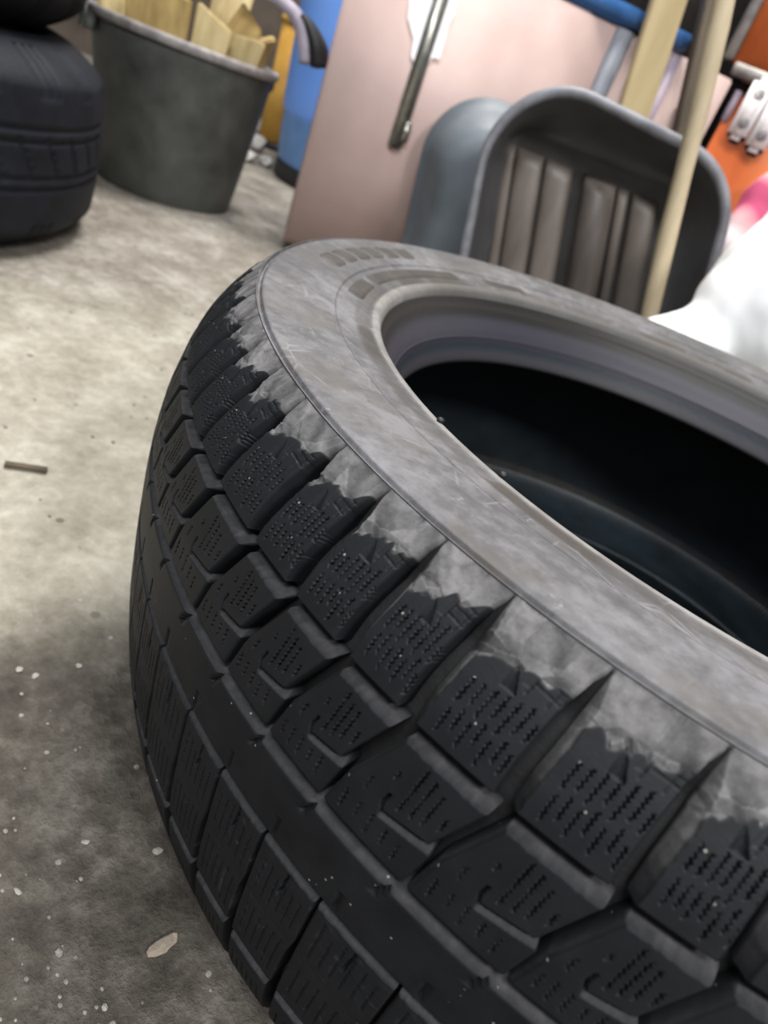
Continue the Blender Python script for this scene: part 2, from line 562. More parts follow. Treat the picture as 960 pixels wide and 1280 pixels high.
def block(name, thL, thR, zb, zt, nu, nv, shape, seed):
    """a tread block: thL/thR(z) radians, zb/zt(u) metres; shape(U,V,mm_left,mm_right,mm_bottom,mm_top,z)->(depth_mm, wear)"""
    u = np.linspace(0, 1, nu)
    v = np.linspace(0, 1, nv)
    U, V = np.meshgrid(u, v, indexing='ij')
    Z = zb(U) * (1 - V) + zt(U) * V
    TL, TR = thL(Z), thR(Z)
    T = TL * (1 - U) + TR * U
    rad = np.interp(Z, _zd, _rd)
    sc = np.sqrt(1 + np.interp(Z, _zd, _dr)**2)
    mmL = (T - TL) * rad * 1000
    mmR = (TR - T) * rad * 1000
    mmB = (Z - zb(U)) * 1000 * sc
    mmT = (zt(U) - Z) * 1000 * sc
    D, W = shape(U, V, mmL, mmR, mmB, mmT, Z)
    W = vblur(W, 1)
    P = surf(T, Z, D / 1000)
    nV = nu * nv
    idx = np.arange(nV).reshape(nu, nv)
    ring = np.concatenate([idx[:, 0], idx[-1, 1:], idx[-2::-1, -1], idx[0, -2:0:-1]])
    Tf, Zf, Df = T.ravel()[ring], Z.ravel()[ring], D.ravel()[ring]
    low = surf(Tf, Zf, np.maximum(GD + 0.0006, Df / 1000))
    Vv = np.concatenate([P.reshape(-1, 3), low])
    F = grid_faces(nu, nv)
    n = len(ring)
    a = ring
    bq = nV + np.arange(n)
    S = np.stack([a, bq, np.roll(bq, -1), np.roll(a, -1)], -1)
    me = mesh_np(name, Vv, np.concatenate([F, S]))
    set_attr(me, 'wear', np.concatenate([W.ravel(), W.ravel()[ring] * 0.0]))
    me.materials.append(M_tread)
    return me


def cham(d, w, D, rnd=0.5):
    """slope of width w (mm) and depth D, plus a small rounded lip"""
    t = np.clip(1 - d / w, 0, 1)
    return D * t


def sipes(D, X, Y, lines, width=0.42, depth=2.2, amp=0.42, per=2.0, seed=0):
    """zigzag cuts: lines of (x, y0, y1, slant) in mm"""
    r = np.random.default_rng(seed)
    for x0, y0, y1, sl in lines:
        ph = r.uniform(0, 1)
        cx = x0 + sl * (Y - y0) + amp * tri(Y / per + ph)
        inside = np.clip(np.minimum(Y - y0, y1 - Y) / 0.5, 0, 1)
        g = np.clip((width * (0.75 + 0.5 * vnoise(Y * 0.5 + 31 * ph, seed)) - np.abs(X - cx)) / 0.22 + 0.5, 0, 1)
        D = np.maximum(D, g * inside * depth)
    return D


def seg_groove(D, X, Y, p, q, w, depth):
    (x0, y0), (x1, y1) = p, q
    dx, dy = x1 - x0, y1 - y0
    L2 = dx * dx + dy * dy
    t = np.clip(((X - x0) * dx + (Y - y0) * dy) / L2, 0, 1)
    d = np.hypot(X - x0 - t * dx, Y - y0 - t * dy)
    return np.maximum(D, depth * np.clip((w / 2 - d) / 0.25 + 0.5, 0, 1))


# pitch sequence measured along the near edge: one long pitch, then three short
SH, LO = R(4.672), R(5.675)
seq = []
for i in range(18):
    seq += ['L', 'S', 'S', 'S']
seq += ['L']
tot = sum(LO if q == 'L' else SH for q in seq)
SH *= 2 * PI / tot
LO *= 2 * PI / tot
TH0 = R(0.39)
PIT = {'S': SH, 'L': LO}


# ---- upper shoulder blocks
def shoulder_mesh(kind, var):
    P = PIT[kind]
    zl, zh = 0.1802, 0.21545
    gap = lambda z: np.interp(z, [0.178, 0.196, 0.206, 0.2115, 0.2140, 0.2157], [0.0044, 0.0042, 0.0036, 0.0022, 0.0008, 0.0004]) / 0.31
    bend = lambda z: R(0.35) * np.clip((z - 0.19) / 0.025, 0, 1)
    sd = 100 + var * 17 + (5 if kind == 'L' else 0)
    rr = np.random.default_rng(sd)
    wid = (P * 310)
    vb0 = rr.uniform(0.68, 0.73)

    def shape(U, V, L, Rr, B, T, Z):
        X, Y = L, B
        hz = np.interp(Z, [0.18, 0.200, 0.208, 0.2125, 0.2145], [1, 1, 0.7, 0.3, 0.1])
        wl = np.interp(Z, [0.18, 0.200, 0.208, 0.2135], [2.4, 3.2, 2.6, 0.6]) + 0.18 * vnoise(Y * 0.5, sd)
        D = cham(L, wl, 5.6 * hz)
        W = 0.62 * np.clip((wl + 0.2 - L) / 0.9, 0, 1) * np.interp(Z, [.180, .188, .200], [.30, .62, 1.0])  # left slope toned paler, the light it catches put into the colour
        D = np.maximum(D, cham(Rr, 0.7, 1.0))
        D = np.maximum(D, cham(B, 0.6, 0.9))
        W = np.maximum(W, 0.25 * np.clip(1 - B / 0.9, 0, 1))
        # scuffed torn top of the block
        bound = vb0 + 0.055 * vnoise(U * 5 + 3, sd + 1) + 0.022 * vnoise(U * 15, sd + 2) + 0.19 * (U - 0.5)
        torn = np.clip((V - bound) / 0.012, 0, 1)
        D = D + 0.40 * torn * (1 - np.clip((V - bound) / 0.2, 0, 1) * 0.6)
        W = np.maximum(W, torn * (0.78 + 0.2 * vnoise(U * 6 + V * 9, sd + 3)))
        cx = rr.uniform(0, wid, 26); cy = rr.uniform(22, 40, 26)
        d2 = (X[..., None] - cx)**2 + ((Y[..., None] - cy) * 1.3)**2
        o2 = np.argsort(d2, -1)[..., :2]
        i1 = o2[..., 0]
        da = np.sqrt(np.take_along_axis(d2, o2, -1))
        gx, gy, g0 = rr.uniform(-.16, .16, 26), rr.uniform(-.16, .16, 26), rr.uniform(0, .7, 26)
        fac = g0[i1] + gx[i1] * (X - cx[i1]) + gy[i1] * (Y - cy[i1])
        D = D + torn * np.clip(fac, 0, 1.3) * 1.15 * np.interp(Y, [34, 38], [1, .25])
        ridge = np.clip(1 - (da[..., 1] - da[..., 0]) / 0.5, 0, 1) * (rr.uniform(0, 1, 26)[i1] > .45)
        W = np.maximum(W, torn * ridge * 1.15)
        W = W - 0.42 * torn * (rr.uniform(0, 1, 26)[i1]) * np.clip(1.2 - (V - bound) / 0.35, 0, 1)
        D = D + 0.10 * torn * vnoise(U * 11 + V * 23, sd + 4)
        # fading of the dust below the torn edge
        W = np.maximum(W, 0.10 * np.clip(1 - (bound - V) / 0.10, 0, 1))
        # a triangular notch and the facets beside it
        xc, yt, yb = wid * 0.40, 31.5, 24.0 + rr.uniform(-1, 1)
        h = np.clip((Y - yb) / (yt - yb), 0, 1)
        tri_in = (Y > yb) & (Y < yt) & (X > xc - 0.2) & (X < xc + 4.2 * (1 - h) + 0.1)
        D = np.where(tri_in, D + 1.5 * (1 - h) * np.clip((X - xc + 0.2) / 1.2, 0, 1) * 0.8 + 0.35, D)
        W = np.where(tri_in, W * 0.5, W)
        # moulded steps: a little grid on the right half of the shoulder
        for yy in (33.0, 29.4 + rr.uniform(-.4, .4), 36.3):
            D = seg_groove(D, X, Y, (wid * 0.60, yy + 0.8), (wid * 0.965, yy - 0.4), 0.50, 0.75)
        D = seg_groove(D, X, Y, (wid * 0.585, 26.5), (wid * 0.60, 37), 0.35, 0.6)
        D = seg_groove(D, X, Y, (wid * 0.77, 27.0), (wid * 0.79, 36.5), 0.35, 0.5)
        pl = np.clip((X / wid - 0.60) / 0.03, 0, 1) * np.clip((Y - 29.6) / 0.4, 0, 1)
        D = D + 0.35 * pl * (1 - np.clip((Y - 33) / 0.4, 0, 1))
        D = np.where((X / wid > 0.52) & (X / wid < 0.60) & (Y > 28), D + 0.25, D)
        # sipes in two staggered ranks
        ln = []
        for k, fx in enumerate((0.215, 0.315, 0.415, 0.515, 0.615, 0.715, 0.815)):
            x = wid * fx
            j = rr.uniform(-1.2, 1.2)
            top = (vb0 + 0.19 * (fx - 0.5)) * 40 - 4.5 + j
            lo = 3.0 + (k % 2) * 3.0 + j
            if k == 6:
                ln.append((x, 4 + j, 11 + j, 0.0))
                ln.append((x, 15 + j, top - 5, 0.0))
                continue
            midp = 12.5 + (k % 2) * 2.2 + j
            ln.append((x + 0.3, lo, midp - 1.3, 0.01))
            ln.append((x, midp + 0.6, top, 0.01))
        D = sipes(D, X, Y, ln, width=0.30, depth=1.7, amp=0.36, per=1.75, seed=sd)
        return D, np.clip(W, 0, 1.1)

    nu = 108 if kind == 'L' else 92
    return block('shoulder_block', lambda z: bend(z), lambda z: P - gap(z) + bend(z),
                 lambda u: zl + 0 * u, lambda u: zh + 0 * u, nu, 132, shape, sd)


# ---- second row, slanted blocks with an L-shaped cut
def row_mesh(kind, var):
    P = PIT[kind]
    slant = lambda z: R(0.55) + np.interp(z, [0.1405, 0.1565, 0.1775], [R(-2.15), R(-1.60), 0.0])
    gap = lambda z: np.interp(z, [0.1405, 0.1545, 0.1575, 0.1775], [0.0015, 0.0018, 0.0044, 0.0048]) / 0.322
    sd = 300 + var * 13 + (5 if kind == 'L' else 0)
    rr = np.random.default_rng(sd)
    wid = P * 322

    def shape(U, V, L, Rr, B, T, Z):
        X, Y = U * wid, B
        wt = 2.6 + 0.5 * U + 0.3 * vnoise(X * 0.7, sd)
        D = cham(T, wt, 5.6)
        W = 0.42 * np.clip(1 - T / (wt + 0.2), 0, 1)**0.35  # pale top slope: dust plus light painted in
        D = np.maximum(D, cham(L, 1.1, 1.5))
        W = np.maximum(W, 0.26 * np.clip(1 - L / 1.4, 0, 1))
        D = np.maximum(D, cham(Rr, 0.5, 0.7))
        D = np.maximum(D, cham(B, 0.7, 0.8))
        # ledge
        y0 = 13.2
        xl = wid * 0.46
        led = y0 + 0.28 * (X - xl) * 0.6
        dd = Y - led
        on = (X > xl)
        lg = np.where(dd > 0, np.clip(1 - (dd - 0.5) / 0.5, 0, 1), np.clip(1 + dd / 1.9, 0, 1))
        D = np.where(on, np.maximum(D, 2.6 * lg), D)
        W = np.where(on & (dd < 0.1) & (dd > -2.0), np.maximum(W, 0.28), W)  # ledge slope toned paler for the light on it
        D = seg_groove(D, X, Y, (xl, y0 - 0.6), (xl - 1.6, y0 + 6.2), 0.95, 2.4)
        ln = [(wid * f, y_, 33.0 - 1.2 * k + rr.uniform(-1, 1), -0.38) for k, (f, y_) in enumerate(((0.58, 17.5), (0.69, 18.5), (0.80, 19.5), (0.92, 21.0)))]
        ln[3] = (wid * 0.93, 21.5, 26.5, -0.38)
        D = sipes(D, X, Y, ln, width=0.33, amp=0.36, per=1.75, seed=sd)
        l2 = [(wid * f, 3.0 + rr.uniform(0, 2), 10.4 + rr.uniform(-1, 1), -0.2) for f in (0.16, 0.32, 0.48, 0.64, 0.80)]
        D = sipes(D, X, Y, l2, width=0.30, depth=1.3, seed=sd + 1)
        D = sipes(D, X, Y, [(wid * 0.22, 15, 20, -0.3), (wid * 0.30, 24, 27, -0.3)], width=0.3, depth=1.0, seed=sd + 2)
        return D, np.clip(W, 0, 1)

    nu = 92 if kind == 'L' else 80
    return block('tread_block', slant, lambda z: P - gap(z) + slant(z),
                 lambda u: 0.1412 + 0 * u, lambda u: 0.1778 + 0 * u, nu, 120, shape, sd)


# ---- wide lower row and lower shoulder
def lower_mesh(kind, var):
    P = PIT[kind]
    sh = lambda z: R(0.95) + 0 * z
    gap = lambda z: np.interp(z, [0.042, 0.068, 0.078, 0.1065], [0.0030, 0.0026, 0.0013, 0.0012]) / 0.322
    sd = 500 + var * 13 + (5 if kind == 'L' else 0)
    rr = np.random.default_rng(sd)
    wid = P * 322

    def shape(U, V, L, Rr, B, T, Z):
        X, Y = U * wid, B
        wt = 2.4 + 0.3 * vnoise(X * 0.7, sd)
        D = cham(T, wt, 5.0)
        W = 0.42 * np.clip(1 - T / (wt + 0.2), 0, 1)**0.35  # upper slope paler, dust and painted light together
        D = np.maximum(D, cham(L, 0.6, 0.9))
        D = np.maximum(D, cham(Rr, 0.5, 0.8))
        D = np.maximum(D, cham(B, 0.6, 0.8))
        # a shallow moulded step across the middle
        dd = Y - (33 + 1.0 * vnoise(X * 0.5, sd))
        D = np.maximum(D, 0.15 * np.clip(1 - np.abs(dd) / 1.2, 0, 1))
        ln = []
        for f in (0.16, 0.30, 0.44, 0.58, 0.72, 0.86):
            ln.append((wid * f, 4 + rr.uniform(0, 4), 28 + rr.uniform(-3, 2), 0.0))
            ln.append((wid * f, 36 + rr.uniform(0, 3), 57 + rr.uniform(-4, 2), 0.0))
        D = sipes(D, X, Y, ln, width=0.24, depth=0.9, amp=0.3, seed=sd)
        D = seg_groove(D, X, Y, (wid * 0.52, 48), (wid * 0.55, 60), 0.9, 2.0)
        W = np.maximum(W, 0.45 * np.clip(vnoise(X * 0.45, sd + 3) * vnoise(Y * 0.4, sd + 4) + 0.25 * vnoise(Y * 1.3 + X, sd + 6) - 0.22, 0, 1))
        D = D + 0.25 * np.clip(vnoise(X * 0.5 + 9, sd + 7) * vnoise(Y * 0.35, sd + 8), 0, 1)
        return D, np.clip(W, 0, 1)

    return block('lower_tread_block', sh, lambda z: P - gap(z) + sh(z),
                 lambda u: 0.0428 + 0 * u, lambda u: 0.1068 + 0 * u, 72, 128, shape, sd)


def lower_shoulder_mesh(kind, var):
    P = PIT[kind]
    sh = lambda z: R(0.95) + 0 * z
    gap = lambda z: np.interp(z, [-0.013, 0.005, 0.04], [0.0010, 0.0034, 0.0042]) / 0.315
    sd = 700 + var * 13 + (5 if kind == 'L' else 0)
    rr = np.random.default_rng(sd)
    wid = P * 315

    def shape(U, V, L, Rr, B, T, Z):
        X, Y = U * wid, B
        wt = 2.8 + 0.5 * vnoise(X * 0.7, sd)
        D = cham(T, wt, 4.6)
        W = 0.50 * np.clip(1 - T / (wt + 0.4), 0, 1)**0.4  # groove-side slope lightened, lit wall painted into the tone
        D = np.maximum(D, cham(L, 0.8, 1.4))
        D = np.maximum(D, cham(Rr, 0.5, 0.8))
        ln = [(wid * f, 14 + rr.uniform(0, 5), 44 + rr.uniform(-4, 2), 0.0) for f in (0.15, 0.29, 0.43, 0.57, 0.71, 0.85)]
        D = sipes(D, X, Y, ln, width=0.24, depth=0.9, amp=0.3, seed=sd)
        return D, np.clip(W, 0, 1)

    return block('lower_shoulder_block', sh, lambda z: P - gap(z) + sh(z),
                 lambda u: -0.0135 + 0 * u, lambda u: 0.0388 + 0 * u, 66, 96, shape, sd)


tyre = empty('car_tyre', (0, 0, -0.0028), 'large worn winter car tyre lying flat on the floor in the foreground', 'tyre', None, (R(-0.55), 0, 0))

makers = {'shoulder_block': shoulder_mesh, 'tread_block': row_mesh, 'lower_tread_block': lower_mesh, 'lower_shoulder_block': lower_shoulder_mesh}
for nm, mk in makers.items():
    nvar = 4 if nm == 'shoulder_block' else 2
    lib = {}
    th = TH0
    for i, q in enumerate(seq):
        key = (q, (i * 7 + i // 4) % nvar if nm == 'shoulder_block' else i % nvar)
        if key not in lib:
            lib[key] = mk(*key)
        o = link(nm, lib[key], None, tyre)
        o.rotation_euler.z = th
        th += PIT[q]

# ---- smooth centre rib with short slits, one continuous ring
NU = 26
thetas, depths, wears = [], [], []
zr = np.linspace(0.1088, 0.1382, 46)
th = TH0
cols_T, cols_D, cols_W = [], [], []
for i, q in enumerate(seq):
    P = PIT[q]
    u = np.linspace(0, 1, NU, endpoint=False)
    X = (u * P * 325)[:, None] + 0 * zr[None]
    Y = (zr[None] - zr[0]) * 1000 + 0 * X
    T_ = 29.4 - Y
    wt = 2.8
    D = cham(T_, wt, 5.6)
    W = 0.46 * np.clip(1 - T_ / (wt + 0.2), 0, 1)**0.35  # rib's upper slope: dust plus painted light
    D = np.maximum(D, cham(Y, 0.8, 0.9))
    w = P * 325
    D = seg_groove(D, X, Y, (w * 0.62, 27.5), (w * 0.52, 21.5), 1.5, 2.2)
    D = seg_groove(D, X, Y, (w * 0.30, 2.0), (w * 0.30, 9.5), 1.2, 2.0)
    cols_T.append(th + u * P)
    cols_D.append(D)
    cols_W.append(W)
    th += P
TT = np.concatenate(cols_T)
DD = np.concatenate(cols_D)
WW = np.concatenate(cols_W)
Pn = surf(TT[:, None] + 0 * zr[None], zr[None] + 0 * TT[:, None], DD / 1000)
lo0 = surf(TT, np.full_like(TT, zr[0]), np.full_like(TT, GD + .0006))[:, None]
lo1 = surf(TT, np.full_like(TT, zr[-1]), np.full_like(TT, GD + .0006))[:, None]
Pn = np.concatenate([lo0, Pn, lo1], 1)
WW = np.concatenate([WW[:, :1] * 0, WW, WW[:, -1:] * 0.5], 1)
me = mesh_np('centre_rib', Pn.reshape(-1, 3), grid_faces(len(TT), len(zr) + 2, True))
set_attr(me, 'wear', WW.ravel())
link('centre_rib', me, M_tread, tyre)

# ---- groove floor (carcass) under the blocks
zc = np.linspace(-0.0185, 0.2150, 90)
P0 = surf(np.zeros_like(zc), zc, np.where(zc > 0.2135, 0.0018, np.where(zc < -0.012, 0.0012, np.interp(zc, [0, .205, .2135], [GD, GD, .0024]))))
V, F = lathe_np(np.stack([-P0[:, 1], P0[:, 2]], -1), 360)
me = mesh_np('groove_base', V, F)
link('groove_base', me, M_carcass, tyre)


# ---- sidewalls, beads, liner
def zo(pts, mirror=False):
    a = np.array(pts, float)
    if mirror:
        a[:, 1] = 0.197 - a[:, 1]
    a[:, 1] += ZO
    return a


side = [(.2928, .2125), (.2938, .2140), (.29395, .21535), (.2942, .2157), (.2938, .2158), (.29355, .2151), (.2931, .2143), (.2922, .2143), (.2917, .2152), (.2910, .2163), (.2885, .2164), (.284, .2163), (.278, .2159), (.270, .2153), (.262, .2142),
        (.2558, .2132), (.2552, .2133), (.2548, .2129), (.2542, .2122), (.2534, .2120), (.248, .2112), (.242, .2102), (.2365, .2090),
        (.2358, .2087), (.2348, .2088), (.2335, .2089), (.2318, .2088), (.2303, .2083), (.2290, .2072), (.2280, .2056), (.2270, .2028)]
bead = [(.2270, .2028), (.2252, .1990), (.2234, .1968), (.2228, .1962), (.2219, .1945), (.2180, .1880), (.2140, .1825), (.2118, .1792), (.2113, .1788), (.2107, .1768), (.2092, .1725), (.2072, .1672), (.2060, .1638), (.2056, .1622), (.2060, .1605), (.2074, .1596)]
liner_half = [(.2074, .1596), (.2110, .1612), (.2170, .1675), (.2280, .1790), (.2420, .1900), (.2600, .1975), (.2780, .1985), (.2930, .1890), (.3030, .1720), (.3085, .1500), (.3105, .1250), (.3110, .0985)]
upper = lathe('sidewall', smooth_poly(zo(side), 4), M_side, tyre, 420)
lathe('bead', smooth_poly(zo(bead), 4), M_bead, tyre, 320)
lh = smooth_poly(np.array(liner_half), 5)
full = np.concatenate([lh, np.stack([lh[::-1, 0], np.interp(lh[::-1, 1], [.0985, .1596, .1790, .1985], [.0985, .0184, .0110, .0035])], -1)[1:]])
full[:, 1] += ZO
lathe('inner_liner', full, M_liner, tyre, 320)
lathe('sidewall', smooth_poly(zo([(r_, min(z_, .2105)) for r_, z_ in side], True), 3), M_side, tyre, 200)
low = np.array(bead)
low[:, 1] = 0.178 - low[:, 1] + ZO
lathe('bead', smooth_poly(low, 3), M_liner, tyre, 200)

# two moulded vent nubs on the bead lip
for th_, rr_ in ((-25.5, .2312), (-16.0, .2298)):
    b = bmesh.new()
    bmesh.ops.create_uvsphere(b, u_segments=12, v_segments=8, radius=0.0016)
    for v in b.verts:
        v.co.z *= 0.7
        v.co += Vector((rr_ * math.sin(R(th_)), -rr_ * math.cos(R(th_)), .2096 + ZO))
    bm_obj('vent_nub', b, M_black, tyre)

# dark patches where the moulded band near the bead has kept its clean rubber (flush raised bars, far left)
m_ = Mat('clean_rubber_bar', 0.6, 0, 0.4)
m_.color(m_.ramp(m_.noise(90, 5), [(0.3, (0.022, 0.019, 0.017)), (0.7, (0.050, 0.045, 0.040))]))
M_bar = m_.m
sp = np.array(smooth_poly(zo(side), 4))
o_ = np.argsort(sp[:, 0])


def band_bar(a0, a1, r0, r1, name='moulded_bar', h=0.0005):
    nt, nr = 28, 8
    t = np.linspace(0, 1, nt)
    s = np.linspace(0, 1, nr)
    Tm, Sm = np.meshgrid(t, s, indexing='ij')
    cap = np.sqrt(np.clip(1 - (2 * Sm - 1)**2, 0, 1)) * 0.35 * (r1 - r0) / 0.24
    ang_ = R(a0) + (R(a1) - R(a0)) * Tm
    ang_ = ang_ + np.where(Tm > 0.85, 1, 0) * cap * (Tm - 0.85) / 0.15 - np.where(Tm < 0.15, 1, 0) * cap * (0.15 - Tm) / 0.15
    rad_ = r0 + (r1 - r0) * Sm
    zed = np.interp(rad_, sp[o_, 0], sp[o_, 1]) + h
    edge = (Tm == 0) | (Tm == 1) | (Sm == 0) | (Sm == 1)
    zed = zed - np.where(edge, 2 * h, 0)
    Vv = np.stack([rad_ * np.sin(ang_), -rad_ * np.cos(ang_), zed], -1).reshape(-1, 3)
    return link(name, mesh_np(name, Vv, grid_faces(nt, nr)), M_bar, tyre)


band_bar(-67.5, -59.5, .2400, .2515)
band_bar(-100, -70, .2400, .2515)
band_bar(-118, -108, .2400, .2500)
for k in range(6):
    band_bar(-92 + k * 4.6, -90.4 + k * 4.6, .2620, .2790)

# ------------------------------------------------------------------ the two tyres stacked behind on the left
def back_tyre(name, loc, Rm, w, rb, mat, label, seed, pattern):
    root = empty(name, loc, label, 'tyre', None, (0, 0, seed * 0.37))
    n, nz = 420, 90
    th = np.linspace(0, 2 * PI, n, endpoint=False)
    v = np.linspace(0, 1, nz)
    zz = v * w
    x = (v - 0.5) * 2
    rr_ = Rm - 0.010 * np.abs(x)**2 - 0.035 * np.clip(np.abs(x) - 0.70, 0, 1)**1.6 / 0.3**1.6
    D = np.zeros((n, nz))
    for g in pattern:
        D = np.maximum(D, 0.005 * np.clip(1 - np.abs(zz[None] - g * w) / 0.004, 0, 1))
    lug = np.abs(tri(th * 66 / (2 * PI)))[:, None]
    D = np.maximum(D, 0.004 * (lug > 0.86) * ((v[None] > 0.80) | (v[None] < 0.16)))
    slant = tri((th[:, None] / (2 * PI)) * 48 + v[None] * 2.6)
    D = np.maximum(D, 0.0035 * (slant > 0.80) * ((v[None] > 0.40) & (v[None] < 0.62)))
    rad_ = rr_[None] - D
    V = np.stack([rad_ * np.sin(th)[:, None], -rad_ * np.cos(th)[:, None], 0 * rad_ + zz[None]], -1).reshape(-1, 3)
    link('tread', mesh_np('tread', V, grid_faces(n, nz, True)), mat, root)
    e = Rm - 0.045
    sidep = [(e, 0), (e - .012, -.004), (e - .03, -.006), (rb + .03, .006), (rb + .012, .012), (rb + .004, .014), (rb, .022), (rb - .003, .04), (rb + .004, .045)]
    for s in (0, 1):
        p = np.array(sidep)
        p[:, 1] = np.maximum(p[:, 1], -0.006)
        if s:
            p[:, 1] = w - p[:, 1]
        lathe('sidewall', smooth_poly(p, 4), mat, root, 160)
    lathe('inner_liner', smooth_poly([(rb + .004, .045), (rb + .05, .03), (e, .03), (Rm - .02, w / 2), (e, w - .03), (rb + .05, w - .03), (rb + .004, w - .045)], 4), mat, root, 120)
    return root


def az_pt(az, dist, z=0):
    return Vector((CAM.x + dist * math.sin(R(az)), CAM.y + dist * math.cos(R(az)), z))


p = az_pt(-70.1, 1.2)
back_tyre('car_tyre', (p.x, p.y, 0.006), 0.325, 0.222, 0.20, M_oldtyre, 'dark tyre lying at the bottom of the stack in the top left corner', 1, (0.36, 0.42, 0.60, 0.66))
back_tyre('car_tyre', (p.x - 0.03, p.y - 0.01, 0.242), 0.318, 0.24, 0.19, M_blacktyre, 'black tyre lying on top of the other in the top left stack', 2, (0.3, 0.5, 0.7))

# ------------------------------------------------------------------ bucket with wood offcuts
bp = az_pt(-49.85, 1.585)
bucket = empty('bucket', (bp.x, bp.y, 0), 'dark grey plastic bucket filled with wood offcuts', 'bucket')
H = 0.272
lathe('body', smooth_poly([(0.0, .006), (.10, .006), (.122, .004), (.129, .0), (.132, .006), (.140, .06), (.150, .14), (.160, .215), (.1665, H - .006), (.163, H - .006), (.156, .215), (.146, .14), (.134, .03), (.10, .014), (0.0, .014)], 4), M_bucket, bucket, 96)
lathe('rim', smooth_poly([(.1640, H - .014), (.1700, H - .015), (.1735, H - .010), (.1735, H - .003), (.1700, H + .001), (.1650, H), (.1620, H - .006), (.1640, H - .014)], 4), M_rim, bucket, 96)
for a in (70, 250):
    b = bmesh.new()
    box(b, (0.176 * math.cos(R(a)), 0.176 * math.sin(R(a)), H - 0.022), (0.012, 0.03, 0.03), Matrix.Rotation(R(a), 3, 'Z'), 0.003)
    bm_obj('handle_lug', b, M_bucket, bucket)

offc = [  # x (right), y (away) in the bucket, length, width, thick, lean right, lean away, turn, top above rim, material, label
    (-.110, -.010, .26, .075, .020, -6, 4, 30, .055, 1, 'pale split offcut at the left end of the bucket'),
    (-.050, -.105, .24, .100, .014, -3, -5, -14, .060, 0, 'broad dark gold slab left of centre at the front of the bucket'),
    (.030, -.118, .22, .060, .014, 4, -4, 5, .050, 1, 'golden slab with pale face at the front centre of the bucket'),
    (.088, -.070, .20, .062, .013, 8, -6, 30, .040, 1, 'short pale golden slab at the front right of the bucket'),
    (.118, .000, .22, .060, .014, 10, 0, 62, .050, 0, 'gold slab standing at the right end of the bucket'),
    (.040, -.060, .28, .050, .012, 26, 0, 8, .085, 0, 'slanting dark gold slat right of centre in the bucket'),
    (-.045, -.050, .30, .062, .020, -8, 3, 20, .110, 1, 'tall pale block in the middle of the bucket'),
    (-.060, .055, .34, .085, .020, -5, 6, -10, .140, 0, 'tall gold slab at the back left of the bucket'),
    (.050, .060, .34, .090, .020, 6, 6, 12, .150, 1, 'tall pale slab at the back right of the bucket'),
    (.005, .005, .32, .045, .018, 3, 2, 50, .130, 2, 'dark brown stick in the middle of the bucket'),
]
M_offs = (M_wood, M_wood2, M_brown)
BR = Matrix.Rotation(R(49.85), 3, 'Z')
for i, (x, y, ln_, wd, tk, lr, la, turn, up, mi, lab) in enumerate(offc):
    b = bmesh.new()
    box(b, (0, 0, 0), (wd, tk, ln_), None, 0.003)
    bmesh.ops.subdivide_edges(b, edges=b.edges, cuts=2, use_grid_fill=True)
    for v in b.verts:
        k = 1 + 0.08 * math.sin(v.co.z * 60 + i) + random.uniform(-.03, .03)
        taper = 1 - 0.25 * max(0, -v.co.z / ln_)
        v.co = Vector((v.co.x * k * taper, v.co.y * (1 + random.uniform(-.15, .15)), v.co.z + (0.35 * v.co.x * math.cos(i * 1.7) if v.co.z > 0 else 0)))
    o = bm_obj('wood_offcut', b, M_offs[mi], None, smooth=False)
    P = BR @ Vector((x, y, 0))
    o.location = (bp.x + P.x, bp.y + P.y, H + up - 0.5 * ln_)
    o.rotation_euler = (BR @ Matrix.Rotation(R(lr), 3, 'Y') @ Matrix.Rotation(R(-la), 3, 'X') @ Matrix.Rotation(R(turn), 3, 'Z')).to_euler()
    tag(o, lab, 'wood', 'wood offcuts in the bucket')

# bent strip hanging over the right of the bucket
st = []
for px, py, dd in ((300, -22, 1.50), (335, -8, 1.50), (358, 6, 1.50), (374, 26, 1.50), (382, 52, 1.50), (384, 80, 1.50)):
    v = ray(px, py)
    st.append(CAM + v * (dd / math.hypot(v.x, v.y)))
cv = smooth_poly([tuple(q) for q in st], 5)
b = bmesh.new()
view = Vector((math.sin(R(-43)), math.cos(R(-43)), 0))
side_ax = view
rows = []
for i, q in enumerate(cv):
    tg = Vector(cv[min(i + 1, len(cv) - 1)]) - Vector(cv[max(i - 1, 0)])
    tg.normalize()
    nrm = tg.cross(side_ax).normalized()
    ax = (side_ax * 0.9 + Vector((0.45, -0.35, 0.0))).normalized()
    q = Vector(q)
    rows.append([b.verts.new(q + ax * a * 0.022 + nrm * c * 0.010) for a, c in ((-1, -1), (1, -1), (1, 1), (-1, 1))])
for i in range(len(rows) - 1):
    for k in range(4):
        b.faces.new((rows[i][k], rows[i][(k + 1) % 4], rows[i + 1][(k + 1) % 4], rows[i + 1][k]))
b.faces.new(rows[0]); b.faces.new(rows[-1][::-1])
so = bm_obj('rubber_strip', b, M_lav)
so.data.materials.append(M_black)
for f_ in so.data.polygons:
    if f_.index // 4 > len(rows) * 0.5 and f_.index % 4 == 1 and f_.index < 4 * (len(rows) - 1):
        f_.material_index = 1
b = bmesh.new()  # outer side of the hanging end is black
rt = Vector((math.cos(R(-43)), -math.sin(R(-43)), 0))
rw = []
n0_ = int(len(cv) * 0.55)
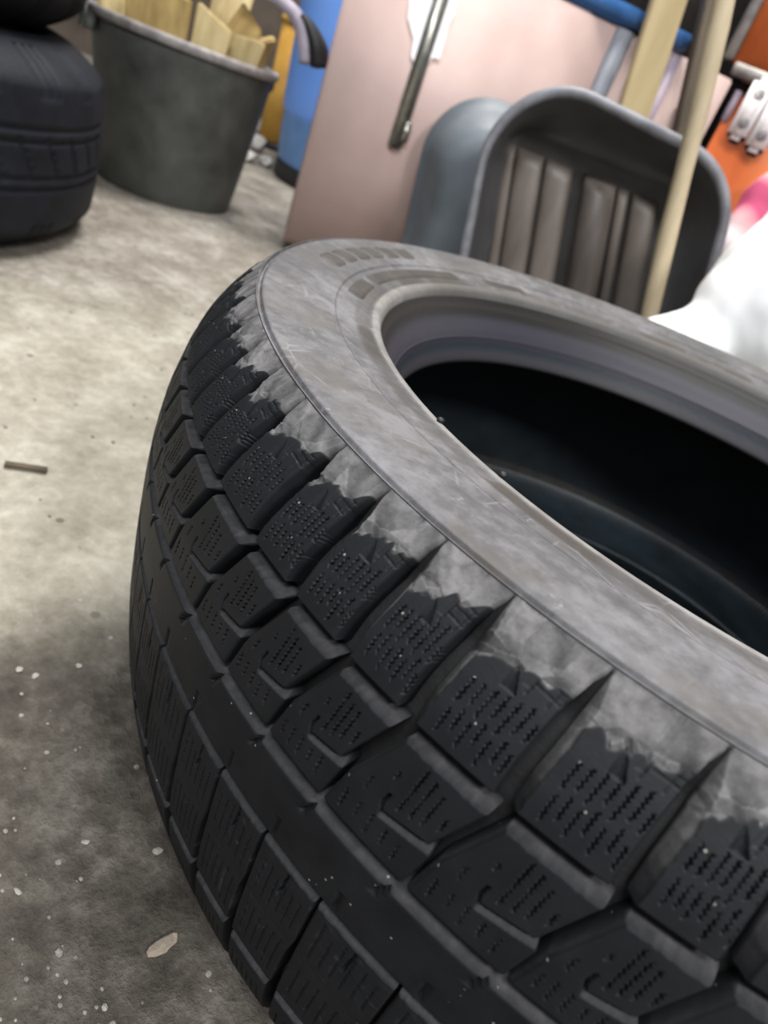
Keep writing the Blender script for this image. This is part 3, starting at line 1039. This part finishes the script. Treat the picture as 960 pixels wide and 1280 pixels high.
for i in range(n0_, len(cv)):
    tg = (Vector(cv[min(i + 1, len(cv) - 1)]) - Vector(cv[i - 1])).normalized()
    nrm = tg.cross(side_ax).normalized()
    if nrm.dot(rt) < 0:
        nrm = -nrm
    k = (i - n0_) / (len(cv) - 1 - n0_)
    q = Vector(cv[i]) + tg * 0.006
    w_ = 0.004 + 0.020 * min(1, k * 1.6)
    rw.append([b.verts.new(q + ax * a_ * 0.024 + nrm * c_) for a_, c_ in ((-1, 0.0105), (1, 0.0105), (1, 0.0105 + w_), (-1, 0.0105 + w_))])
for i in range(len(rw) - 1):
    for k in range(4):
        b.faces.new((rw[i][k], rw[i][(k + 1) % 4], rw[i + 1][(k + 1) % 4], rw[i + 1][k]))
b.faces.new(rw[0]); b.faces.new(rw[-1][::-1])
bm_obj('dark_end', b, M_black, so)['label'] = 'black outer side of the hanging end'
tag(so, 'curved lavender grey strip bending over the right rim of the bucket', 'strip')

# ------------------------------------------------------------------ blue barrel, orange crate, rubble behind
bb = az_pt(-36.0, 2.32)
barrel = empty('barrel', (bb.x, bb.y, 0), 'bright blue plastic barrel standing behind the pink cabinet', 'barrel')
lathe('body', smooth_poly([(.272, .17), (.280, .20), (.290, .36), (.296, .5), (.290, .64), (.275, .82), (.25, .86), (.10, .87), (0.0, .87)], 5), M_blue, barrel, 96)
lathe('worn_band', smooth_poly([(.255, .045), (.262, .06), (.270, .13), (.272, .17), (.270, .172)], 4), M_blueband, barrel, 96)
lathe('foot_ring', smooth_poly([(0, .004), (.22, .004), (.256, .0), (.262, .012), (.262, .040), (.255, .048)], 4), M_black, barrel, 96)

PC = Plane(2.75, -46)
s0, z0 = PC.hit(352, 150)
crate = empty('crate', PC.at(s0 + 0.02, 0), 'small orange yellow crate behind the bucket and beside the blue barrel', 'crate', None, (0, 0, PC.rot))
b = bmesh.new()
box(b, (0, 0.12, 0.20), (0.16, 0.22, 0.36), None, 0.006)
bm_obj('body', b, M_yellow, crate)
b = bmesh.new()
box(b, (0, 0.12, 0.39), (0.175, 0.235, 0.025), None, 0.005)
bm_obj('lid', b, M_yellow, crate)
b = bmesh.new()
box(b, (0, 0.12, 0.012), (0.17, 0.23, 0.022), None, 0.004)
bm_obj('base', b, M_black, crate)


def rock(name, loc, size, mat, label, cat, group, seed, flat=0.6, rz=0.0, long=1.0):
    r_ = random.Random(seed)
    b = bmesh.new()
    bmesh.ops.create_icosphere(b, subdivisions=2, radius=1)
    for v in b.verts:
        k = 1 + r_.uniform(-.22, .22)
        v.co = Vector((v.co.x * size * k * long, v.co.y * size * k, max(-.8, v.co.z) * size * flat * k))
    zmin = min(v.co.z for v in b.verts)
    for v in b.verts:
        v.co.z -= zmin
    o = bm_obj(name, b, mat, None, smooth=False)
    o.location = loc
    o.rotation_euler.z = rz
    return tag(o, label, cat, group)


def floor_pt(px, py):
    v = ray(px, py)
    P = CAM + v * (-CAM.z / v.z)
    return P


for i, (px, py, s, lab) in enumerate(((331, 208, .022, 'white rubble lump on the floor nearest the foot of the blue barrel'),
                                      (318, 188, .035, 'grey rubble lump on the floor between bucket and barrel'),
                                      (327, 172, .045, 'pale rubble lump farthest back between bucket and barrel'),
                                      (308, 202, .025, 'small flat rubble lump close to the right side of the bucket'))):
    P = floor_pt(px, py)
    rock('rubble_stone', (P.x, P.y, 0), s, M_stone, lab, 'stone', 'rubble behind the bucket', i, 0.7)

# ------------------------------------------------------------------ pink cabinet
PK = Plane(1.367, -41)
sL, _ = PK.hit(392, 150)
sR, _ = PK.hit(912, 110)
_, zT = PK.hit(800, 28)
zT -= 0.012
cab = empty('cabinet', PK.at(0, 0), 'low pink painted metal cabinet with blue top edge behind the foreground tyre', 'cabinet', None, (0, 0, PK.rot))


def kbox(name, s0, s1, z0, z1, y0, y1, mat, parent, bevel=0.003, loc=True):
    b = bmesh.new()
    box(b, ((s0 + s1) / 2, (y0 + y1) / 2, (z0 + z1) / 2), (s1 - s0, y1 - y0, z1 - z0), None, bevel)
    return bm_obj(name, b, mat, parent)


kbox('body', sL, sR, 0.02, zT - 0.002, 0.014, 0.30, M_pinkmetal, cab)
kbox('plinth', sL + .02, sR - .02, 0.0, 0.02, 0.03, 0.29, M_black, cab)
s1, _ = PK.hit(752, 80)
s2, _ = PK.hit(776, 80)
s3, _ = PK.hit(826, 100)
s4, _ = PK.hit(840, 100)
door = kbox('door', sL + .002, s1, 0.03, zT - .004, 0.0, 0.013, M_pinkmetal, cab)
kbox('stile', s1 + .001, s2, 0.022, zT - .004, -0.004, 0.013, M_stile, cab, 0.002)['label'] = 'blue grey upright stile'
kbox('door', s2 + .001, s3, 0.03, zT - .004, 0.0, 0.013, M_pinkmetal, cab)
kbox('stile', s3 + .001, s4, 0.022, zT - .004, -0.003, 0.013, M_lilac, cab, 0.002)['label'] = 'lilac upright stile'
kbox('side_panel', s4 + .001, sR, 0.03, zT - .004, 0.0, 0.013, M_pinkmetal, cab)
sE, _ = PK.hit(857, 58)
kbox('top_edge', sL - .004, sE, zT, zT + 0.026, -0.012, 0.30, M_bluetrim, cab, 0.003)['label'] = 'blue top edge'

# upright hasp on the door: steel bar, sliding plate and a white sheet standing for glare
hs, hz0 = PK.hit(491, 183)
hs2, hz1 = PK.hit(542, 0)
kbox('handle_bar', hs - .010, hs + .014, hz0, hz1 + .08, -0.011, 0.0, M_steel, door, 0.002)
kbox('handle_plate', hs + .006, hs + .020, hz0 + .012, hz0 + .045, -0.013, -0.006, M_steel, door, 0.002)
b = bmesh.new()
bmesh.ops.create_cone(b, cap_ends=True, segments=14, radius1=.005, radius2=.004, depth=.006)
for v in b.verts:
    v.co = Vector((v.co.x + hs, v.co.z - .009, v.co.y + hz0 + .004))
bm_obj('handle_bolt', b, M_black, door)
b = bmesh.new()
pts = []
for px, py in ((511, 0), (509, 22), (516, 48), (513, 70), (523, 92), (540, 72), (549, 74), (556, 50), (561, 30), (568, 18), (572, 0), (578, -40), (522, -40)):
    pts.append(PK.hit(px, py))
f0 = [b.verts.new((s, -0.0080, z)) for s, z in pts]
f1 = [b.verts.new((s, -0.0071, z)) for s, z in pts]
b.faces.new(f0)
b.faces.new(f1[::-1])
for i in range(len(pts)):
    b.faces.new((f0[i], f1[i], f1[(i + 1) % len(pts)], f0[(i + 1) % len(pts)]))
bm_obj('glare_patch', b, M_glare, door, smooth=False)

# ------------------------------------------------------------------ two plastic tubs on end in front of the cabinet
def round_poly(corners, radii, n=160):
    out = []
    N = len(corners)
    for i in range(N):
        p0, p1, p2 = (Vector(corners[(i + k) % N]) for k in (-1, 0, 1))
        a, c = (p0 - p1).normalized(), (p2 - p1).normalized()
        half = a.angle(c) / 2
        t = radii[i] / math.tan(half)
        A, Cc = p1 + a * t, p1 + c * t
        cen = p1 + (a + c).normalized() * (radii[i] / math.sin(half))
        a0 = math.atan2(A.y - cen.y, A.x - cen.x)
        a1 = math.atan2(Cc.y - cen.y, Cc.x - cen.x)
        dlt = (a1 - a0 + PI) % (2 * PI) - PI
        for k in range(13):
            q = a0 + dlt * k / 12
            out.append((cen.x + radii[i] * math.cos(q), cen.y + radii[i] * math.sin(q)))
    P = np.array(out + out[:1])
    L = np.concatenate([[0], np.cumsum(np.hypot(*np.diff(P, axis=0).T))])
    t = np.linspace(0, L[-1], n, endpoint=False)
    return np.stack([np.interp(t, L, P[:, 0]), np.interp(t, L, P[:, 1])], -1)


PT = Plane(1.06, -21)
TL, TR = PT.hit(627, 60), PT.hit(927, 211)
l1, l2 = PT.hit(600, 190), PT.hit(577, 310)
r1, r2 = PT.hit(910, 270), PT.hit(880, 390)


def down(p, q, z):
    k = (z - p[1]) / (q[1] - p[1])
    return (p[0] + (q[0] - p[0]) * k, z)


rim_c = [TL, TR, down(r1, r2, 0.012), down(l1, l2, 0.012)]
DEP = 0.092
iTL, iTR = PT.hit(644, 150, DEP), PT.hit(852, 232, DEP)
i1, i2 = PT.hit(612, 330, DEP), PT.hit(818, 380, DEP)
in_c = [iTL, iTR, down(iTR, i2, 0.055), down(iTL, i1, 0.055)]
radii = [0.105, 0.105, 0.09, 0.09]


def inset(loop, d):
    c = loop.mean(0)
    v = loop - c
    return c + v * (1 - d / np.linalg.norm(v, axis=1)[:, None])


def tub(name, loc, rot, label, mats, group):
    root = empty(name, loc, label, 'tub', group, rot)
    n = 160
    ro = round_poly(rim_c, radii, n)
    io = round_poly(in_c, [0.03] * 4, n)

    def strip(lname, loops, mat):
        V = np.concatenate([np.stack([l[:, 0], np.full(n, y), l[:, 1]], -1) for l, y in loops])
        a = np.arange(len(loops) * n).reshape(len(loops), n)
        a = np.concatenate([a, a[:, :1]], 1)
        F = np.stack([a[:-1, :-1], a[1:, :-1], a[1:, 1:], a[:-1, 1:]], -1).reshape(-1, 4)
        return link(lname, mesh_np(lname, V, F), mat, root)

    ri = inset(ro, 0.010)
    mixl = lambda k: ri * (1 - k) + io * k
    strip('wall', [(ri, 0.004), (mixl(.12), .024), (mixl(.35), .052), (mixl(.62), .076), (mixl(.86), .089), (io, DEP), (inset(io, .01), DEP + .001),
                   (inset(io, .01), DEP + .006), (inset(io, -.006), DEP + .005), (mixl(.62), .082), (mixl(.35), .059), (mixl(.1) * 1.0, .030), (inset(ro, .006), .006)], mats[0])
    strip('rim', [(inset(ro, .011), .006), (inset(ro, .010), .001), (inset(ro, .006), -.003), (inset(ro, .001), -.003), (inset(ro, -.003), .001), (inset(ro, -.003), .010), (inset(ro, .0), .013), (inset(ro, .006), .010)], mats[2])
    # ribbed bottom panel
    b = bmesh.new()
    lo = inset(io, 0.006)
    vs_ = [b.verts.new((p[0], DEP + .0015, p[1])) for p in lo]
    b.faces.new(vs_)
    bm_obj('bottom_panel', b, M_tubdark, root, smooth=False)
    tp, bt = np.array(iTL), np.array(down(iTL, i1, 0.06))
    tq, bq = np.array(iTR), np.array(down(iTR, i2, 0.06))
    for f, w, h in ((0.03, .018, .012), (0.15, .044, .018), (0.33, .044, .020), (0.58, .050, .052), (0.72, .018, .014), (0.85, .040, .018)):
        top = tp * (1 - f) + tq * f - np.array([0, .03])
        bot = bt * (1 - f) + bq * f
        k = 12
        ring = [(math.cos(PI * j / k), math.sin(PI * j / k)) for j in range(k + 1)]
        rows_ = []
        for t in (0.0, 0.03, 0.08, 0.5, 1.0):
            c = top * (1 - t) + bot * t
            g = {0.0: 0.05, 0.03: 0.75}.get(t, 1.0)
            rows_.append([(c[0] + x * w / 2, DEP + .001 - y**0.6 * h * 0.85 * g, c[1] - 0.4 * (1 - g) * 0) for x, y in ring])
        V = np.array(rows_).reshape(-1, 3)
        link('rib', mesh_np('rib', V, grid_faces(len(rows_), k + 1)), mats[1], root)
    return root


o0 = PT.o
tub('plastic_tub', o0, (0, 0, PT.rot), 'dark ribbed plastic tub standing on end with a pole across its front', (M_tub, M_tubfloor, M_tubrim), 'plastic tubs')
# the second tub shows its smooth back
PB2 = Plane(1.235, -33)
q1, q2 = PB2.hit(527, 200), PB2.hit(505, 300)
bTL = PB2.hit(551, 92)
brim = round_poly([bTL, (bTL[0] + 0.30, bTL[1] - 0.004), (bTL[0] + 0.28, 0.008), down(q1, q2, 0.008)], [0.10, 0.10, 0.06, 0.06], 160)
back = empty('plastic_tub', PB2.o, 'smooth blue grey plastic tub standing behind the left of the ribbed tub', 'tub', 'plastic tubs', (0, 0, PB2.rot))
lo = [(inset(brim, d), y) for d, y in ((.10, -.0005), (.075, .0), (.058, .002), (.044, .008), (.034, .020), (.018, .055), (.004, .088), (-.001, .090), (-.003, .094), (.0, .098), (.006, .097), (.010, .088), (.026, .055), (.042, .022), (.052, .012), (.07, .006), (.10, .005))]
V = np.concatenate([np.stack([l[:, 0], np.full(160, y), l[:, 1]], -1) for l, y in lo])
a = np.arange(len(lo) * 160).reshape(len(lo), 160)
a = np.concatenate([a, a[:, :1]], 1)
link('wall', mesh_np('wall', V, np.stack([a[:-1, :-1], a[1:, :-1], a[1:, 1:], a[:-1, 1:]], -1).reshape(-1, 4)), M_tub2, back)
b = bmesh.new()
l = inset(brim, .099)
f0 = [b.verts.new((p_[0], -.0006, p_[1])) for p_ in l]
f1 = [b.verts.new((p_[0], .0048, p_[1])) for p_ in l]
b.faces.new(f0); b.faces.new(f1[::-1])
for k in range(160):
    b.faces.new((f0[k], f0[k - 1], f1[k - 1], f1[k]))
bm_obj('bottom_panel', b, M_tub2, back, smooth=False)

# ------------------------------------------------------------------ pole and boards
def pole(name, px0, px1, plane, w, t, mat, label, cat, rounded=False, zb=0.0, up=0.25, back0=0.0, back1=0.0):
    a = Vector(plane.at(*plane.hit(*px0, back0), back0))
    c = Vector(plane.at(*plane.hit(*px1, back1), back1))
    dv = (c - a)
    lo = a + dv * ((zb - a.z) / dv.z)
    hi = c + dv.normalized() * up
    b = bmesh.new()
    if rounded:
        dv = (hi - lo)
        M = dv.to_track_quat('Z', 'Y').to_matrix()
        n, rows_ = 12, []
        for i in range(15):
            k = i / 14
            q = lo + dv * k
            wob = Vector((math.sin(i * 1.3), math.cos(i * 1.9), 0)) * 0.0012
            rr_ = w / 2 * (1 + 0.06 * math.sin(i * 2.1)) * (0.92 + 0.16 * k)
            rows_.append([b.verts.new(q + wob + M @ Vector((rr_ * math.cos(2 * PI * j / n), rr_ * math.sin(2 * PI * j / n), 0))) for j in range(n)])
        for i in range(14):
            for j in range(n):
                b.faces.new((rows_[i][j], rows_[i][(j + 1) % n], rows_[i + 1][(j + 1) % n], rows_[i + 1][j]))
        b.faces.new(rows_[0][::-1]); b.faces.new(rows_[-1])
    else:
        beam(b, lo, hi, w, t, plane.n, 0.002)
    org = lo.copy()
    for v in b.verts:
        v.co -= org
    o = bm_obj(name, b, mat, None, smooth=rounded)
    o.location = org
    return tag(o, label, cat)


PP = Plane(0.99, -16)
pole('wooden_pole', (812, 395), (905, 0), PP, 0.0235, 0, M_pole, 'thin pale wooden pole leaning across the front of the dark ribbed tub', 'pole', True, 0.0, 0.5, 0.0, 0.02)
PB = Plane(1.335, -41)
pole('board', (795, 130), (836, 0), PB, 0.056, 0.018, M_board, 'wide yellowish wooden board standing behind the tubs against the pink cabinet', 'board', False, 0.0, 0.35, -0.004, 0.0)
pole('board', (858, 150), (893, 0), PB, 0.036, 0.022, M_brown, 'dark brown wooden board standing just left of the thin pole', 'board', False, 0.0, 0.35, -0.012, -0.005)

# ------------------------------------------------------------------ orange cupboard, rails, sockets on the right
PO = Plane(1.75, -16)
s_l, _ = PO.hit(903, 150)
s_r = 0.62
ob = empty('cupboard', PO.at(0, 0), 'orange lacquered wooden cupboard at the right edge with white sockets on it', 'cupboard', None, (0, 0, PO.rot))
zs = PO.hit(930, 92)[1]
sTop = PO.hit(957, 0)[0]
kbox('lower_panel', s_l, s_r, 0.02, zs - .012, 0.0, 0.03, M_orange, ob)
sl2 = PO.hit(925, 60)[0]
kbox('upper_panel', sl2, s_r, zs + .012, 0.95, 0.004, 0.03, M_orange, ob)
kbox('edge_strip', sl2 - .022, sl2 - .002, zs + .014, 0.95, -0.006, 0.03, M_metalbar, ob, 0.002)['label'] = 'pale grey edge strip'
kbox('body', s_l + .01, s_r, 0.0, 0.94, 0.031, 0.40, M_dark, ob)
kbox('shelf_rail', s_l - .03, s_r, zs - .010, zs + .010, -0.03, 0.0, M_metalbar, ob, 0.002)
kbox('shelf_rail', s_l - .02, s_r, zs - .028, zs - .014, -0.012, 0.0, M_dark, ob, 0.002)
kbox('purple_tag', PO.hit(922, 120)[0] - .008, PO.hit(922, 120)[0] + .006, zs - .085, zs - .026, -0.008, -0.001, M_lilac, ob, 0.001)


def socket(px, py, label):
    s, z = PO.hit(px, py, -0.03)
    P = PO.at(s, z, -0.03)
    root = empty('double_socket', P, label, 'socket', 'white double sockets on the orange cupboard', (0, 0, PO.rot))
    b = bmesh.new()
    box(b, (0.002, 0.018, -0.007), (0.036, 0.022, 0.108), None, 0.008, 3)
    bm_obj('shadow_backing', b, M_dark, root)  # near-black backing set low, standing for the shadow behind the cover
    b = bmesh.new()
    box(b, (0, 0, 0), (0.040, 0.022, 0.112), None, 0.010, 4)
    bm_obj('cover', b, M_socket, root)
    for dz in (-.026, .026):
        b = bmesh.new()
        bmesh.ops.create_cone(b, cap_ends=True, segments=20, radius1=.0105, radius2=.0105, depth=.004)
        for v in b.verts:
            v.co = Vector((v.co.x, -.0104 + v.co.z * .3, v.co.y + dz))
        bm_obj('outlet', b, M_sockhole, root)
    return root


socket(938, 137, 'white double socket nearest the left edge of the orange cupboard')
socket(961, 153, 'white double socket cut by the right edge of the photo')

# near-black block added for the unlit space above the cabinet
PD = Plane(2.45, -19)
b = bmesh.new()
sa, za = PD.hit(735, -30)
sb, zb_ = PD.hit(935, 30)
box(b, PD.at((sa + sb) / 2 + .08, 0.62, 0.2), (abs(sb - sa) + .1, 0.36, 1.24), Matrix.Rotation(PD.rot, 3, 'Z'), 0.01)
tag(bm_obj('dark_gap_block', b, M_dark), 'near-black block added for the unlit gap above the blue edge of the pink cabinet', 'cupboard')

# ------------------------------------------------------------------ cloth bundle and white bag at the right
def blob(name, balls, mat, label, cat, vox=0.012, noise_=0.006, sm=6):
    b = bmesh.new()
    c0 = sum((q[0] for q in balls), Vector()) / len(balls)
    zmin = min(q[0].z - q[1] * q[2] for q in balls)
    org = Vector((c0.x, c0.y, max(0, zmin)))
    for cen, r_, fl in balls:
        g = bmesh.ops.create_icosphere(b, subdivisions=3, radius=r_)
        for v in g['verts']:
            v.co = Vector((v.co.x, v.co.y, v.co.z * fl)) + cen - org
    o = bm_obj(name, b, mat)
    o.location = org
    md = o.modifiers.new('remesh', 'REMESH')
    md.mode = 'VOXEL'
    md.voxel_size = vox
    md.use_smooth_shade = True
    s = o.modifiers.new('smooth', 'SMOOTH')
    s.iterations = sm
    tx = bpy.data.textures.new(name + '_folds', 'CLOUDS')
    tx.noise_scale = 0.06
    dm = o.modifiers.new('folds', 'DISPLACE')
    dm.texture = tx
    dm.strength = noise_
    dm.texture_coords = 'LOCAL'
    return tag(o, label, cat)


def bpt(px, py, dist):
    v = ray(px, py)
    return CAM + v * (dist / math.hypot(v.x, v.y))


balls = []
for px, py, rp, dd in ((1020, 402, 118, 0.96), (945, 395, 68, 0.92), (893, 425, 49, 0.90), (851, 438, 44, 0.88), (1090, 330, 110, 0.99), (822, 424, 27, .88)):
    P = bpt(px, py, dd)
    balls.append((P, rp / FPX * (P - CAM).length, 1.0))
for P, r_, f in list(balls[:3]):
    balls.append((Vector((P.x, P.y + 0.02, 0.085)), r_ * 1.05, 1.0))
blob('plastic_bag', balls, M_bag, 'bulging bright white plastic bag standing just behind the right of the tyre', 'bag', 0.007, 0.008, 4)

balls = []
for px, py, rp, dd in ((945, 290, 34, 1.62), (920, 310, 26, 1.60), (975, 265, 42, 1.65), (905, 335, 16, 1.58), (955, 318, 36, 1.60)):
    P = bpt(px, py, dd)
    balls.append((P, rp / FPX * (P - CAM).length, 1.0))
P = bpt(940, 350, 1.62)
for dz in (0.06, 0.13):
    balls.append((Vector((P.x + .04, P.y, dz)), 0.07, 1.0))
blob('cloth_bundle', balls, M_cloth, 'crumpled pink and white cloth bundle between the tub and the white bag', 'cloth', 0.010, 0.010, 5)

# ------------------------------------------------------------------ floor litter
P = floor_pt(32, 588)
b = bmesh.new()
beam(b, (-.014, 0, .002), (.014, .002, .0022), .0040, .0022, (0, 0, 1), 0.0006)
o = bm_obj('wood_splinter', b, M_brown)
o.location = (P.x, P.y, 0)
dirv = floor_pt(56, 592) - floor_pt(8, 583)
o.rotation_euler.z = math.atan2(dirv.y, dirv.x)
tag(o, 'small dark flat splinter lying alone on the pale floor at the left', 'splinter')
M_chip = simple('pale_chip', (0.16, 0.13, 0.10), (0.28, 0.235, 0.185), 300, 0.85)
M_chip2 = simple('white_chip', (0.24, 0.225, 0.20), (0.36, 0.34, 0.30), 300, 0.85)
for i, (px, py, s, ln_, a, mt, lab) in enumerate((
        (203, 1183, .0030, 2.2, 1.35, M_chip, 'long pinkish chip on the dark floor close to the tyre tread'),
        (197, 1065, .0018, 1.3, .8, M_chip2, 'white crumb on the dark floor touching the lower tread'),
        (24, 838, .0019, 1.2, .5, M_chip2, 'pale pebble at the left edge of the dark floor patch'),
        (44, 846, .0018, 1.2, 2.0, M_chip2, 'second pale pebble beside the one at the left edge'),
        (98, 833, .0016, 1.1, 1.0, M_chip2, 'small pale pebble alone at the top of the dark floor patch'),
        (22, 1115, .0009, 2.6, .2, M_chip2, 'thin white sliver on the dark floor at the far left'),
        (131, 1260, .0012, 1.2, .1, M_chip2, 'tiny bright white crumb near the bottom edge'),
        (107, 1053, .0012, 1.5, .9, M_chip2, 'flat pale crumb in the middle of the dark floor'))):
    Q = floor_pt(px, py)
    rock('floor_chip', (Q.x, Q.y, 0), s, mt, lab, 'chip', 'chips on the dark floor', 40 + i, 0.5, a, ln_)

# fine grit that nobody could count
b = bmesh.new()
r_ = random.Random(5)
for i in range(700):
    if i < 300:
        x, y = -0.02 - abs(r_.gauss(0, .16)), -0.38 + r_.gauss(0, .10)
    else:
        x, y = r_.uniform(-1.1, -0.1), r_.uniform(-0.5, 0.7)
    if y > 0.2 or x < -0.78 or math.hypot(x, y) < 0.335 or math.hypot(x, y + .44) < 0.05:
        continue
    s = r_.uniform(.0003, .0011) * (1.0 if i < 300 else 1.8)
    g = bmesh.ops.create_icosphere(b, subdivisions=1, radius=s)
    for v in g['verts']:
        v.co = Vector((v.co.x * 1.3 + x, v.co.y + y, v.co.z * .7 + s * .5))
M_grit = simple('grit', (0.10, 0.09, 0.08), (0.34, 0.31, 0.27), 400, 0.9)
tag(bm_obj('floor_grit', b, M_grit, smooth=False), 'fine grit and crumbs scattered over the concrete floor', 'grit', None, 'stuff')
